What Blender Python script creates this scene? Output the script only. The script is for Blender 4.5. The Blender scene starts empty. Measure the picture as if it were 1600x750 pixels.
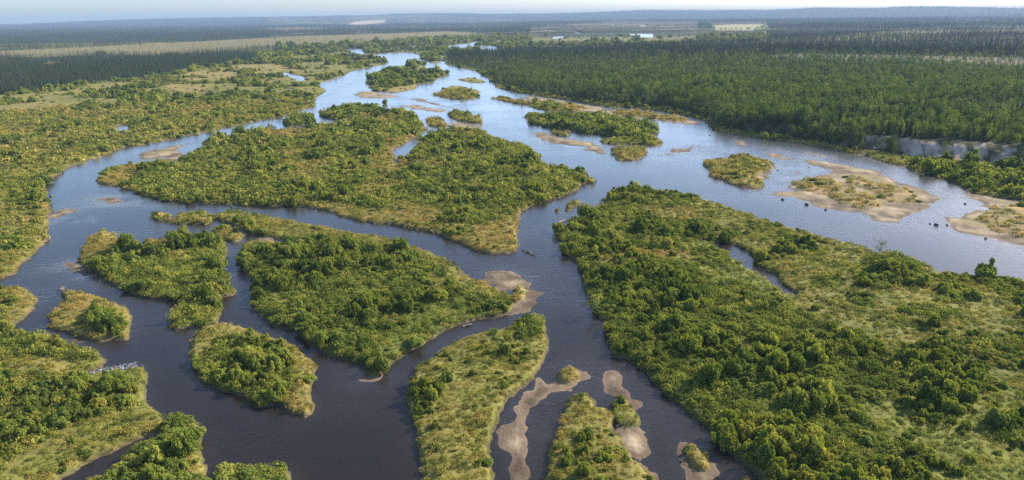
import bpy, math, random
import numpy as np
from mathutils import Vector, Matrix

# ------------------------------------------------------------------ camera, sky, sun, exposure
SC = bpy.context.scene
H = 70.0                       # metres above the water
F = 1067.0                     # focal length in pixels of the 1600 px wide frame
PITCH = math.atan(349 / F)
ROLL = -math.atan(0.0115)
cp, sp = math.cos(PITCH), math.sin(PITCH)
f_ = np.array([0, cp, -sp]); r0 = np.array([1.0, 0, 0]); u0 = np.array([0, sp, cp])
r_ = r0 * math.cos(ROLL) + u0 * math.sin(ROLL)
u_ = u0 * math.cos(ROLL) - r0 * math.sin(ROLL)
cam_d = bpy.data.cameras.new('camera'); cam = bpy.data.objects.new('camera', cam_d)
SC.collection.objects.link(cam); SC.camera = cam
cam.matrix_world = Matrix(((r_[0], u_[0], -f_[0], 0), (r_[1], u_[1], -f_[1], 0), (r_[2], u_[2], -f_[2], H), (0, 0, 0, 1)))
cam_d.sensor_width = 36; cam_d.lens = 36 * F / 1600; cam_d.clip_start = 1; cam_d.clip_end = 60000

SUN_EL, SUN_AZ = math.radians(29), math.radians(60)      # azimuth to the right of straight ahead
w = bpy.data.worlds.new('World'); SC.world = w; w.use_nodes = True
nt = w.node_tree; nt.nodes.clear()
sky = nt.nodes.new('ShaderNodeTexSky'); sky.sky_type = 'NISHITA'; sky.sun_disc = False
sky.sun_elevation = SUN_EL; sky.sun_rotation = SUN_AZ; sky.altitude = 100; sky.air_density = 0.8; sky.dust_density = 1.0; sky.ozone_density = 3.2
bg = nt.nodes.new('ShaderNodeBackground'); bg.inputs[1].default_value = 0.135
wo = nt.nodes.new('ShaderNodeOutputWorld')
nt.links.new(sky.outputs[0], bg.inputs[0]); nt.links.new(bg.outputs[0], wo.inputs[0])
sd = bpy.data.lights.new('sun', 'SUN'); sd.energy = 5.0; sd.angle = math.radians(0.5); sd.color = (1.0, 0.92, 0.78)
so = bpy.data.objects.new('sun', sd); SC.collection.objects.link(so)
sdir = Vector((math.sin(SUN_AZ) * math.cos(SUN_EL), math.cos(SUN_AZ) * math.cos(SUN_EL), math.sin(SUN_EL)))
so.rotation_euler = sdir.to_track_quat('Z', 'Y').to_euler()
SC.view_settings.view_transform = 'Standard'; SC.view_settings.look = 'None'
SC.view_settings.exposure = 0.82; SC.view_settings.gamma = 1; SC.view_settings.use_curve_mapping = False
SC.cycles.max_bounces = 4; SC.cycles.diffuse_bounces = 2; SC.cycles.glossy_bounces = 2
SC.cycles.transmission_bounces = 2; SC.cycles.transparent_max_bounces = 6; SC.cycles.volume_bounces = 0
SC.cycles.use_denoising = False
HAZE = 0.85e-4

rng = np.random.default_rng(7); random.seed(7)

# ------------------------------------------------------------------ helpers
def to_px(x, y, z=0.0):
    d = np.stack([x, y, z - H + np.zeros_like(x)], -1)
    k = d @ f_
    return 800 + F * (d @ r_) / k, 375 - F * (d @ u_) / k
def to_world(px, py):
    a = (px - 800) / F; b = (py - 375) / F
    d = f_[None] + a[:, None] * r_[None] - b[:, None] * u_[None]
    dz = np.minimum(d[:, 2], -H / 16000.0)
    t = H / -dz
    return d[:, 0] * t, d[:, 1] * t
def P(s):
    return np.array([[float(v) for v in q.split(',')] for q in s.split()])
def W(s):
    p = P(s); x, y = to_world(p[:, 0], p[:, 1]); return np.stack([x, y], -1)
def pip(px, py, poly):
    ins = np.zeros(px.shape, bool)
    x0, y0 = poly.min(0); x1, y1 = poly.max(0)
    sel = np.nonzero((px >= x0) & (px <= x1) & (py >= y0) & (py <= y1))[0]
    if len(sel) == 0: return ins
    qx, qy = px[sel], py[sel]; c = np.zeros(len(sel), bool)
    n = len(poly)
    for i in range(n):
        ax, ay = poly[i]; bx, by = poly[(i + 1) % n]
        if ay == by: continue
        hit = ((ay > qy) != (by > qy)) & (qx < (bx - ax) * (qy - ay) / (by - ay) + ax)
        c ^= hit
    ins[sel] = c
    return ins
def sdist(x, y, poly, m=40.0):
    """signed distance in metres, positive inside"""
    out = np.full(x.shape, -float(m))
    x0, y0 = poly.min(0) - m; x1, y1 = poly.max(0) + m
    sel = np.nonzero((x >= x0) & (x <= x1) & (y >= y0) & (y <= y1))[0]
    if len(sel) == 0: return out
    qx, qy = x[sel], y[sel]; d2 = np.full(len(sel), float(m * m))
    n = len(poly)
    for i in range(n):
        ax, ay = poly[i]; bx, by = poly[(i + 1) % n]
        ex, ey = bx - ax, by - ay; L = ex * ex + ey * ey + 1e-9
        t = np.clip(((qx - ax) * ex + (qy - ay) * ey) / L, 0, 1)
        dx = qx - ax - t * ex; dy = qy - ay - t * ey
        np.minimum(d2, dx * dx + dy * dy, out=d2)
    d = np.sqrt(d2)
    out[sel] = np.where(pip(qx, qy, poly), d, -d)
    return out
def hsh(ix, iy, s):
    h = (ix.astype(np.int64) * 374761393 + iy.astype(np.int64) * 668265263 + s * 1274126177) & 0xffffffff
    h = ((h ^ (h >> 13)) * 1274126177) & 0xffffffff
    return ((h ^ (h >> 16)) & 0xffffff) / float(0xffffff)
def vn(x, y, sc, s=0):
    x = x / sc; y = y / sc; ix = np.floor(x); iy = np.floor(y); fx = x - ix; fy = y - iy
    fx = fx * fx * (3 - 2 * fx); fy = fy * fy * (3 - 2 * fy)
    a = hsh(ix, iy, s); b = hsh(ix + 1, iy, s); c = hsh(ix, iy + 1, s); d = hsh(ix + 1, iy + 1, s)
    return (a * (1 - fx) + b * fx) * (1 - fy) + (c * (1 - fx) + d * fx) * fy
def fbm(x, y, sc, s=0, o=3):
    t = 0; a = 1; n = 0
    for k in range(o):
        t = t + a * vn(x, y, sc / 2 ** k, s + 17 * k); n += a; a *= .5
    return t / n
def ss(a, b, x):
    t = np.clip((x - a) / (b - a), 0, 1); return t * t * (3 - 2 * t)

# ------------------------------------------------------------------ outlines (traced in the photograph, laid out on the ground in metres)
RIVER = "577,86 600,83 625,82 643,83 658,86 664,92 672,98 684,98 690,90 696,88 696,101 708,104 742,111 755,119 767,125 775,137 800,143 851,151 884,156 914,162 942,167 977,168 1015,172 1053,177 1091,186 1104,191 1117,205 1142,209 1167,213 1200,218 1238,222 1276,229 1301,234 1332,240 1352,243 1377,253 1403,259 1420,261 1428,267 1453,272 1476,281 1509,294 1514,300 1555,308 1600,314 1750,335 2100,390 2300,700 2300,1300 -900,1300 -900,640 -300,530 -100,468 0,435 19,427 27,416 53,397 69,381 77,367 79,361 71,342 75,327 73,309 67,291 76,280 96,270 111,260 127,256 152,246 177,236 200,228 215,227 253,220 304,210 355,199 400,189 425,185 463,175 486,167 494,152 501,147 509,142 496,133 501,129 537,117 552,111 577,105 600,101 603,95 590,91 575,88"
LANDS = {
 'right': "987,292 1015,299 1043,304 1079,309 1117,318 1155,330 1200,348 1248,361 1280,371 1307,379 1349,388 1371,397 1395,400 1429,409 1456,423 1470,430 1493,432 1512,435 1522,430 1547,435 1573,443 1600,449 1750,490 2200,600 2300,700 2300,1250 1500,1250 1260,850 1184,750 1173,739 1139,710 1120,689 1101,665 1075,646 1048,622 1021,598 997,577 981,563 955,558 955,548 949,536 947,517 942,500 930,485 923,469 912,451 907,432 904,413 888,401 872,388 868,368 889,355 904,342 922,328 942,317 957,307",
 'central': "154,281 162,271 182,262 215,257 258,253 264,259 275,257 288,248 304,243 317,230 329,222 367,212 400,206 425,202 446,205 476,203 501,197 527,195 552,192 590,186 560,184 530,188 505,183 503,177 522,170 552,167 577,166 605,174 628,176 642,178 652,188 662,200 655,210 641,220 620,229 607,239 621,249 632,249 640,240 655,228 668,215 679,210 699,209 706,202 724,205 762,207 765,216 790,221 825,232 838,249 858,262 896,267 912,267 924,279 922,285 911,289 906,296 881,304 856,313 833,322 815,330 810,345 812,367 814,384 804,393 795,396 768,397 741,392 712,380 680,366 653,360 603,352 562,345 527,335 489,326 463,322 400,322 355,320 304,318 266,314 233,308 215,300 190,294 165,290 157,286",
 'leaf': "342,347 345,336 367,331 400,334 451,345 501,355 539,364 587,369 627,381 653,391 680,401 707,412 720,427 747,441 773,452 800,463 803,475 793,490 773,496 747,501 723,507 693,517 667,533 645,547 632,556 608,574 584,589 573,580 565,568 533,560 507,556 480,534 464,517 421,508 411,493 400,485 395,467 397,443 392,427 376,419 379,397 376,384 386,379 405,377 432,384 451,378 427,372 400,368 380,358",
 'thicket': "160,361 179,366 184,376 203,382 213,390 227,389 227,377 272,374 293,369 320,372 352,378 360,389 352,405 347,413 355,437 364,459 341,466 344,493 339,507 315,512 301,509 277,515 269,504 269,486 277,476 288,470 253,468 213,460 184,450 165,437 160,430 144,427 125,413 123,403 131,384 147,368",
 'pebble': "326,361 335,356 360,357 380,367 378,375 365,380 345,375 328,369",
 'tiny': "233,340 241,335 256,334 270,338 262,342 245,345",
 'smallflat': "261,347 281,336 304,333 332,334 333,346 324,352 279,352",
 'diamond': "99,461 107,457 123,460 160,468 187,481 204,497 200,505 205,520 200,531 160,532 133,529 101,520 72,515 67,504 72,493 91,483 99,470",
 'heart': "301,531 307,521 320,513 352,506 373,513 400,522 440,534 467,545 483,559 496,572 493,598 489,614 495,638 491,648 477,654 453,648 435,637 405,641 397,639 373,624 352,614 331,608 315,590 307,567 302,550",
 'tongue': "840,494 851,501 855,520 857,536 851,557 843,574 829,593 811,609 797,620 787,633 773,667 768,699 771,723 768,750 764,850 655,850 659,750 656,721 651,689 640,659 636,635 640,609 645,590 642,580 659,571 680,556 693,545 733,529 760,521 795,517 802,511 816,500",
 'lowcentre': "901,615 915,619 931,627 930,638 944,643 955,651 956,667 960,678 973,691 987,710 1003,726 1021,749 1060,830 830,830 851,750 857,723 861,702 872,681 877,657 880,646 885,627",
 'lowleft': "-600,700 -300,540 -100,476 0,456 32,448 48,458 58,463 56,475 48,487 34,502 24,511 33,520 75,526 88,533 107,541 128,549 155,552 165,562 158,574 122,585 150,581 211,571 221,568 231,587 231,617 240,638 253,654 256,668 248,672 221,682 187,700 149,716 120,733 93,749 60,785 -100,950 -600,950",
 'creekbank': "262,660 270,651 307,656 312,683 310,695 317,707 325,734 327,760 340,850 40,850 85,790 112,760 138,746 165,735 180,722 180,710 203,701 232,689 252,679",
 'bottomleft': "344,750 357,736 375,731 421,729 445,735 455,752 450,850 340,850",
 'd1': "955,631 965,626 976,628 987,643 999,657 997,666 973,665 960,654",
 'd2': "871,583 877,578 896,576 907,587 907,595 888,601 875,598",
 'd3': "1067,699 1077,692 1093,702 1107,715 1107,731 1099,739 1080,731 1072,715",
 'd4': "1148,749 1160,744 1175,747 1185,760 1150,762",
 'd5': "799,453 811,448 824,456 821,467 808,473 799,475",
 'e1': "864,325 871,322 877,325 877,331 870,333 864,330",
 'e2': "880,329 882,323 896,315 905,314 904,319 891,331 884,332",
 'u1': "575,129 575,121 598,111 615,107 641,106 645,100 661,99 664,106 679,110 699,115 698,119 681,121 676,129 653,132 648,139 615,146 582,142 577,134",
 'u2': "676,149 689,145 691,139 709,134 729,136 750,144 744,153 724,157 699,154",
 'u3': "712,124 739,121 758,127 757,130 737,130",
 'u4': "767,154 785,153 800,157 825,159 863,162 901,166 917,169 901,175 868,174 843,172 825,165 800,161",
 'u5': "952,175 977,174 1028,179 1070,187 1060,191 1020,186 960,181",
 'u6': "818,183 833,181 861,185 891,181 942,183 1003,192 1023,200 1023,211 977,214 927,211 896,205 858,200 828,194",
 'u6b': "858,206 870,205 887,208 886,213 870,213 858,210",
 'u7': "934,220 952,216 977,216 1028,216 1039,222 1038,228 1018,229 1003,227 965,228 942,225",
 'u8': "954,234 965,230 1013,232 1008,241 995,251 965,251 957,242",
 'u9': "1099,254 1111,251 1132,251 1142,245 1160,241 1200,252 1207,258 1200,265 1177,276 1190,289 1187,298 1150,291 1111,276 1111,267 1101,259",
 'v1': "444,193 458,184 486,182 495,188 494,191 476,195 451,198",
 'b1': "698,178 715,175 730,177 735,182 750,186 755,190 745,193 725,191 705,186",
 'b2': "663,187 675,184 690,186 700,194 696,199 675,199",
 'farA': "660,84 672,82 686,88 684,96 668,97 658,92",
 'ribbon': "1238,286 1263,280 1284,280 1319,289 1352,304 1377,319 1377,326 1352,328 1314,319 1276,304 1246,294",
 'ribbon2': "1314,277 1339,279 1377,286 1415,297 1436,311 1428,319 1392,317 1362,302 1327,285",
 'farbar': "1545,325 1600,325 1750,345 1750,398 1600,374 1552,362 1530,346 1540,335",
}
CUTS = ["93,751 120,733 149,716 187,700 221,682 250,672 264,676 238,692 208,706 188,717 184,727 168,740 140,754 115,777 60,800", "118,588 150,576 180,571 214,565 226,560 220,575 180,582 150,588 120,593",
"-60,362 0,352 30,346 50,338 75,328 77,334 52,342 30,350 0,357 -60,368",
 "1064,366 1088,370 1111,377 1137,380 1162,391 1170,395 1179,407 1194,423 1210,428 1221,446 1240,462 1228,459 1203,440 1179,425 1158,413 1137,400 1110,382 1086,374",
 "180,198 192,195 200,196 203,205 190,208 183,205",
 "430,117 445,113 460,117 475,120 479,126 463,127 455,121", "411,160 418,159 418,165 411,166", "378,127 385,126 392,130 386,131", "447,138 455,138 458,143 450,144",
 "535,76 545,76 567,76 572,84 577,85 577,89 565,88 548,86 545,80", "547,95 556,94 558,97 549,98",
 "639,73 652,71 654,75 642,77", "697,71 720,69 735,66 760,64 768,66 745,70 750,73 770,71 780,73 778,80 765,82 752,81 750,76 735,76 715,78 700,77", "768,66 790,64 800,63 800,65 780,68",
 "846,49 855,47.5 870,47.5 870,51 850,50", "862,59 870,57 881,57 880,60.5 866,61", "893,52 900,50.5 911,51.5 909,52.5", "980,53.5 1000,52.5 1021,53 1021,58.5 1000,59 990,56",
 "997,40 1010,39.5 1014,41.5 1018,42.5 1003,43.5", "979,38.5 988,38 987,39.7", "934,37 952,36.3 950,37.7", "1066,60 1080,60 1080,61.2 1066,61", "911,61 926,60.5 925,62 912,62", "945,53 958,52.5 956,53.6",
 "602,250 606,247 632,256 660,262 662,264 640,262", "555,258 560,255 562,258",
]
BARS = ["955,585 973,601 984,617 997,630 995,646 1011,649 1000,662 1005,683 1004,694 1011,713 1009,723 1020,749 985,715 960,680 956,665 960,640 957,620 948,607 949,590",
 "869,580 890,574 907,577 920,590 907,601 891,611 864,617 851,627 843,643 829,665 825,683 824,710 829,731 828,750 825,830 785,830 789,750 792,731 797,712 785,700 783,680 787,655 797,640 812,622 830,605 845,592 854,600 865,592",
 "1051,675 1067,686 1096,691 1112,710 1123,726 1127,747 1140,830 1075,830 1072,750 1069,723 1061,715 1064,699",
 "762,425 787,423 800,427 816,432 832,443 843,459 840,472 821,485 800,490 790,490 798,460 775,450 760,440",
 "680,552 700,538 740,523 775,513 792,514 770,526 730,533 695,550",
 "549,148 562,142 582,142 628,151 600,154 565,153", "640,155 655,153 690,162 705,168 680,166", "620,166 650,164 700,172 690,176 650,172",
 "922,173 954,171 977,172 1028,176 1079,185 1091,190 1099,196 1066,194 1023,188 962,182 930,178", "815,150 851,152 884,157 914,163 942,168 950,172 925,173 900,168 860,161 820,157", "890,170 925,168 950,172 945,178 915,178",
 "825,206 855,208 890,217 930,222 950,238 935,240 900,228 860,225 835,215", "1032,243 1050,233 1085,229 1088,235 1060,241 1035,247",
 "1110,250 1137,242 1165,240 1200,250 1215,258 1205,270 1195,292 1178,300 1150,282",
 "1261,251 1296,254 1327,259 1377,269 1403,281 1441,295 1463,309 1461,317 1448,327 1418,335 1410,350 1377,347 1342,336 1301,327 1263,318 1233,309 1205,304 1213,299 1233,298 1223,289 1238,281 1261,278 1289,274 1294,264 1263,256",
 "1213,274 1230,269 1261,267 1252,272 1225,279", "1195,239 1215,241 1238,250 1220,248 1200,244", "1150,219 1172,220 1165,232 1150,228", "1210,226 1260,236 1330,252 1300,248 1240,236",
 "1514,302 1600,316 1750,337 2000,375 2000,420 1700,408 1600,386 1539,371 1514,367 1504,362 1476,352 1474,338 1504,340 1514,332 1537,327 1527,314",
 "203,251 215,241 240,233 270,228 290,225 275,235 285,238 283,244 255,246 225,250", "72,341 84,332 100,322 114,323 110,332 85,341", "107,412 123,415 150,428 145,431 120,424", "96,526 128,528 137,535 120,539 104,536",
 "476,121 500,119 537,119 520,126 495,132 480,129", "700,189 730,193 752,197 745,202 715,203 700,200", "570,578 592,586 586,592 572,588",
 "58,458 68,460 64,475 55,480", "1335,238 1375,241 1423,247 1423,260 1398,260 1365,248", "390,367 430,371 438,383 405,380", "150,310 180,309 190,315 170,319", "250,250 285,240 290,246 265,256", "1062,364 1100,371 1090,375", "900,61 927,53 940,55 960,57 940,60", "650,80 690,77 688,81", "1115,186 1140,195 1135,200 1120,195",
]
FOAM = ["118,589 150,577 180,572 214,566 216,573 180,581 150,587"]
SHOALS = ["555,142 640,152 700,158 760,175 800,190 760,200 700,178 620,172 560,155", "815,200 960,220 960,245 900,240 820,215", "1110,215 1180,222 1330,250 1330,290 1200,290 1120,245 1030,250 1030,225", "1430,320 1500,330 1515,372 1440,355",
 "75,318 120,318 160,330 150,350 85,350", "150,300 250,300 300,325 160,330", "95,400 170,430 190,450 120,430", "700,405 760,425 780,460 740,445", "935,575 1020,640 1025,750 985,760 940,640", "1030,660 1110,680 1160,790 1040,790", "790,600 870,570 930,590 890,640 850,740 840,790 770,790 775,670", "20,500 60,470 100,490 60,530 110,545 60,545", "470,120 560,128 520,150 500,160"]
TERRACE = "770,112 780,131 800,140 851,147 884,152 914,158 942,162 977,163 1015,167 1053,172 1091,181 1112,190 1120,200 1142,204 1167,208 1200,213 1238,217 1276,223 1301,228 1332,234 1358,237 1392,241 1425,248 1470,252 1510,255 1560,259 1600,264 1750,285 2300,340 2500,120 1900,60 1500,45 1100,70 900,85 800,95"

wl = {k: W(v) for k, v in LANDS.items()}
wriver = W(RIVER)
wcuts = [W(s) for s in CUTS]; wbars = [W(s) for s in BARS]; wfoam = [W(s) for s in FOAM]; wterr = W(TERRACE); wshoal = [W(q) for q in SHOALS]
HILL = P("-600,2 0,1.5 120,4 250,7 400,7 577,8.5 640,10 700,9.5 800,7 900,7 1020,9 1100,7.5 1200,7.5 1276,10 1352,8.5 1415,10 1500,8.5 1600,5.5 2200,6")

def fields(x, y):
    """distance-to-shore fields and ground height at world points"""
    D = np.hypot(x, y)
    near = D < 7000
    sl = np.full(x.shape, 40.0)
    xi, yi = x[near], y[near]
    s = -sdist(xi, yi, wriver, 40)
    s = np.where(s > 39.9, 40, s)
    for k, p in wl.items():
        s = np.maximum(s, sdist(xi, yi, p))
    for p in wcuts:
        s = np.minimum(s, -sdist(xi, yi, p))
    Dn = D[near]
    jit = (fbm(xi, yi, 9, 3, 3) - .5) * 3.8 + (vn(xi, yi, 1.3, 9) - .5) * 1.2
    jit *= np.clip(Dn / 260, .55, 1.6)
    s = s + jit
    g = np.full(xi.shape, -40.0)
    for p in wbars:
        g = np.maximum(g, sdist(xi, yi, p))
    g = g + (fbm(xi, yi, 10, 5, 4) - .5) * 8 * np.clip(Dn / 200, .5, 1.2) - np.clip(Dn / 350, .2, 2.2) * np.clip(Dn / 300, .35, 1.3)
    tr = sdist(xi, yi, wterr, 40)
    sg = np.full(x.shape, -40.0); sg[near] = g
    st = np.full(x.shape, -40.0); st[near] = tr + (fbm(xi, yi, 16, 8, 3) - .5) * 4
    st = np.where((D >= 3000), 40 * (x > -100), st)
    sl[near] = s
    # land surface
    sc = np.clip(D / 200, 1, 4)
    hl = np.interp(sl / sc, [-12, -5, -1.2, 0, .9, 3, 12, 40], [-2.2, -1.3, -.45, 0.0, .85, 1.05, 1.3, 1.6])
    hl = hl + np.where(sl > 1, (fbm(x, y, 7, 21, 3) - .5) * .9 * ss(1, 4, sl), 0)
    sh = np.full(x.shape, -30.0)
    for q in wshoal: sh[near] = np.maximum(sh[near], sdist(xi, yi, q, 30))
    hg = np.interp(sg, [-22, -10, -3, 0, 6], [-1.6, -.6, -.16, 0, .4]) + (fbm(x, y, 4, 4, 4) - .5) * .28
    shoal = ss(-5, 2.5, sh) * ss(.35, .68, fbm(x, y, 13, 620, 4)); h = np.maximum(np.maximum(hl, hg), np.where(shoal > 0, -2.2 + 2.16 * shoal ** .4, -9))
    amp = np.interp(x, [-100, 60, 150, 260, 400], [2.0, 3.5, 5.5, 7.0, 7.0])
    st = st + (fbm(x, y, 14, 610, 3) - .5) * 9
    rise = ss(0, 11.0, st) * amp
    rise = rise + (fbm(x, y, 4.5, 660, 3) - .5) * 3.6 * ss(0, 2, st) * (1 - ss(8, 13, st)) * (D < 900)
    rise *= np.where(sl > -1, 1, 0)
    h = h + rise
    # far country: low swells, then the ridge on the horizon
    h = h + ss(1500, 6000, D) * fbm(x, y, 1500, 31, 3) * 9 * ss(0, 35, sl)
    px, py = to_px(x, np.maximum(y, 1.0))
    ridge = np.interp(px, HILL[:, 0], HILL[:, 1])
    ridge = ridge + (fbm(np.arctan2(x, y) * 300, D * .002, 6, 77, 3) - .5) * 1.6
    top = H - 52 + ridge / F * 14000
    h = h + ss(8500, 14200, D) * top * .93 + ss(6500, 9500, D) * (fbm(x, y, 2600, 41, 3) - .35) * 40
    h = np.where(D > 14200, h - (D - 14200) * .02, h)
    return D, sl, sg, st, h

# ------------------------------------------------------------------ region tables (pixels of the photograph): value = shrub cover
OPEN = [   # (outline, cover 0..1, ochre 0..1)
 ("-600,150 0,150 120,135 250,122 300,110 400,96 500,86 620,84 700,100 500,140 490,170 400,190 200,228 70,290 75,330 0,350 -600,420", .40, .40),
 ("-600,155 0,148 100,140 170,133 280,122 300,128 150,142 60,152 40,185 0,175 -600,200", .10, .7),
 ("30,150 68,160 110,168 120,186 70,180 20,168", .12, .65), ("270,118 330,110 370,108 375,122 340,132 300,150 260,138", .10, .95), ("360,105 430,100 470,112 420,118 380,115", .12, .9),
 ("270,172 330,168 350,178 300,180 250,178", .05, .75), ("215,222 253,216 304,206 355,195 400,186 440,178 470,170 484,166 486,160 430,172 380,182 330,190 270,203 215,215", .12, .5),
 ("205,190 240,185 260,205 300,203 240,212 210,208", .2, .3), ("0,345 40,343 75,333 82,362 55,397 20,427 0,435 -200,480 -200,360", .10, .35), ("0,375 35,372 40,395 0,398", .55, .1),
 (LANDS['central'], .66, .35),
 ("463,322 480,315 520,318 560,325 590,328 640,330 690,345 740,355 790,345 815,325 815,390 790,398 740,392 680,366 600,352 540,340 489,326", .04, .7),
 ("575,250 605,236 620,249 645,255 640,268 625,285 640,297 600,300 580,315 560,312 558,300 580,275", .10, .6), ("154,281 182,262 215,257 258,253 262,260 245,268 222,270 210,285 215,300 170,292", .06, .8),
 ("440,255 500,250 520,262 495,275 505,290 470,285 440,270", .15, .6), ("410,205 460,203 520,205 500,215 440,225 410,222", .12, .9), ("600,222 640,212 660,214 640,226 610,238 595,236", .03, .8), ("700,205 760,207 760,214 700,214", .3, .5),
 ("400,225 450,232 500,236 450,245 400,240", .2, .6),
 ("300,255 360,250 380,262 330,270 300,268", .25, .3), ("640,250 700,258 700,268 660,266", .2, .7), ("600,320 640,318 670,330 700,336 680,345 620,335", .05, .9),
 ("560,180 600,183 640,180 640,190 600,196 560,192", .3, .8), ("505,180 520,176 600,172 606,178 560,182 520,186", .85, .1),
 (LANDS['leaf'], .90, .2),
 ("345,336 400,334 500,355 587,369 680,401 720,427 773,452 800,463 790,470 740,465 700,445 690,425 650,402 600,392 560,390 520,380 470,376 430,372 380,358 342,347", .14, .4),
 ("640,480 700,470 760,470 800,466 800,480 770,494 720,505 690,515 640,545 600,570 584,588 600,545 640,510", .45, .0), ("400,462 430,460 460,475 440,480 410,472", .2, .2), ("590,495 640,500 620,515 590,508", .1, .3), ("667,433 700,440 700,470 670,460", .1, .6), ("380,382 405,378 440,385 420,395 390,395", .15, .5),
 (LANDS['thicket'], .92, .1), ("123,413 123,403 131,384 147,366 180,364 200,382 196,400 170,417 150,420", .06, .7), ("227,389 227,377 272,374 270,388 250,394", .1, .5), ("262,395 300,398 290,415 265,408", .2, .5), ("270,476 341,467 344,493 339,507 300,509 310,480", .65, .3),
 (LANDS['pebble'], .03, .5), (LANDS['smallflat'], .03, .5), (LANDS['tiny'], .0, .2), (LANDS['diamond'], .03, .75), ("138,500 150,486 175,488 195,510 190,528 160,526 140,515", .95, .0),
 (LANDS['heart'], .72, .15), ("440,534 483,559 496,572 493,598 489,614 495,638 477,654 445,645 440,620 470,600 450,565 400,522", .15, .6), ("301,531 320,513 352,506 400,522 380,535 340,535 320,560 305,565", .12, .6),
 (LANDS['tongue'], .24, .42), ("800,515 840,494 852,505 850,525 830,540 805,530", .7, .0), (LANDS['lowcentre'], .22, .45), ("890,680 920,675 925,700 900,705", .5, 0),
 (LANDS['lowleft'], .75, .6), ("-200,470 0,456 32,448 60,463 48,487 24,511 0,515 -200,540", .15, .6), ("0,745 60,700 100,680 140,665 190,650 240,640 256,668 187,700 93,749 40,800 -100,800", .06, .35), ("160,575 211,571 231,590 232,640 215,650 200,600", .15, .2), ("0,570 60,560 120,575 100,590 40,590 0,590", .2, .5),
 (LANDS['creekbank'], .85, .3), ("270,735 320,700 325,750 290,760", .1, .3), ("165,700 235,682 262,680 240,700 205,716 192,738 150,760 100,795 60,790 120,745 165,730", .0, .2), ("100,585 150,560 228,556 235,600 200,603 150,608", .0, .1),
 (LANDS['bottomleft'], .9, .3),
 (LANDS['right'], .90, .15),
 ("940,402 1000,394 1080,400 1085,418 1010,414 990,420 950,424 935,412", .06, .8), ("890,300 960,310 1060,320 1060,345 1000,350 960,352 940,340", .55, .4), ("1000,330 1070,326 1150,345 1160,360 1080,355 1020,350", .15, .8),
 ("1075,312 1117,318 1248,361 1307,379 1371,397 1456,423 1557,450 1600,480 1600,545 1540,560 1480,540 1400,560 1330,530 1290,520 1240,480 1242,462 1215,430 1170,392 1110,370 1090,350", .24, .36),
 ("1060,368 1110,384 1160,415 1205,442 1245,464 1245,480 1190,460 1140,435 1095,408 1060,385", .0, .1),
 ("1095,325 1150,330 1250,365 1250,395 1200,400 1160,385 1120,368 1090,350", .40, .35), ("1330,430 1345,412 1380,405 1415,415 1445,430 1440,450 1390,455 1340,450", .98, 0), ("1225,385 1270,382 1270,402 1230,405", .85, .0),
 ("1270,440 1300,436 1300,455 1270,452", .8, 0), ("1410,480 1490,490 1510,505 1450,505 1400,495", .85, 0), ("1460,460 1510,458 1522,475 1475,478", .85, 0), ("1330,470 1365,470 1365,490 1335,488", .7, 0),
 ("1522,428 1547,434 1600,448 1700,480 1700,510 1600,488 1560,462 1530,446", .95, 0), ("1060,380 1115,388 1175,430 1150,450 1100,440 1085,415", .25, .1), ("1085,395 1115,392 1140,408 1130,425 1095,420", .95, 0),
 ("1340,640 1400,625 1500,640 1600,600 1700,620 1800,850 1500,850 1430,740 1360,680", .30, .15), ("1437,628 1460,622 1485,640 1478,660 1440,655", .95, 0), ("1545,660 1600,655 1640,700 1600,710 1555,695", .95, 0), ("1370,600 1460,590 1470,612 1400,620", .9, .0), ("1540,590 1600,570 1700,580 1700,610 1560,620", .4, .4),
 ("1150,540 1200,545 1190,560 1140,556", .5, .3), ("1480,545 1600,540 1700,560 1700,590 1500,580", .9, .5),
 (LANDS['u1'], .85, 0), ("582,142 577,134 620,138 650,132 660,134 648,139 615,146", .05, .9), ("650,105 664,104 679,110 670,116 650,112", .15, .8), (LANDS['u2'], .25, .6), (LANDS['u3'], .1, .6), (LANDS['u4'], .06, .9), ("825,160 863,163 880,172 840,171", .7, 0), (LANDS['u5'], .0, .8),
 (LANDS['u6'], .97, 0), ("818,183 858,186 861,198 828,192", .15, .4), (LANDS['u7'], .3, .3), (LANDS['u8'], .02, .6), (LANDS['u9'], .03, .75), (LANDS['v1'], .85, .1), (LANDS['b1'], .5, .3), (LANDS['b2'], .1, .7),
 (LANDS['ribbon'], .0, 1.0), (LANDS['ribbon2'], .0, 1.0), (LANDS['farbar'], .01, 1.0), (LANDS['d2'], .0, .8), (LANDS['d1'], .3, .5), (LANDS['d3'], .1, .6), (LANDS['d5'], .3, .8), (LANDS['e1'], .9, 0), (LANDS['e2'], .5, .2), (LANDS['farA'], .9, 0),
 ("1423,262 1453,272 1476,281 1509,294 1600,313 1900,350 1900,300 1600,268 1540,262 1480,256 1423,252", .98, 0),
]
OPEN = [(P(a), b, c) for a, b, c in OPEN]
SPRUCE_A = P("-600,88 0,88 60,92 150,86 260,88 360,80 400,83 400,95 300,106 250,120 120,134 60,143 0,150 -600,190")
SPRUCE_GAP = P("62,104 72,98 95,96 92,101 80,104")
MEADOW = P("-600,118 -600,100 0,81 150,74 400,61 520,56 700,50 760,53 700,58 560,68 480,72 400,74 330,80 240,87 160,85 60,92 0,88")
RIGHT_CLEAR = P("1150,100 1250,92 1400,95 1600,100 2200,115 2200,140 1600,118 1400,108 1250,104")
def in_right(px, py):
    return pip(px, py, P("700,84 760,80 860,74 1000,72 2400,60 2400,345 1750,283 1600,263 1425,249 1332,235 1238,218 1142,205 1120,200 1112,190 1053,172 942,163 800,141 778,130 765,118 740,108 700,101"))

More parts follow.
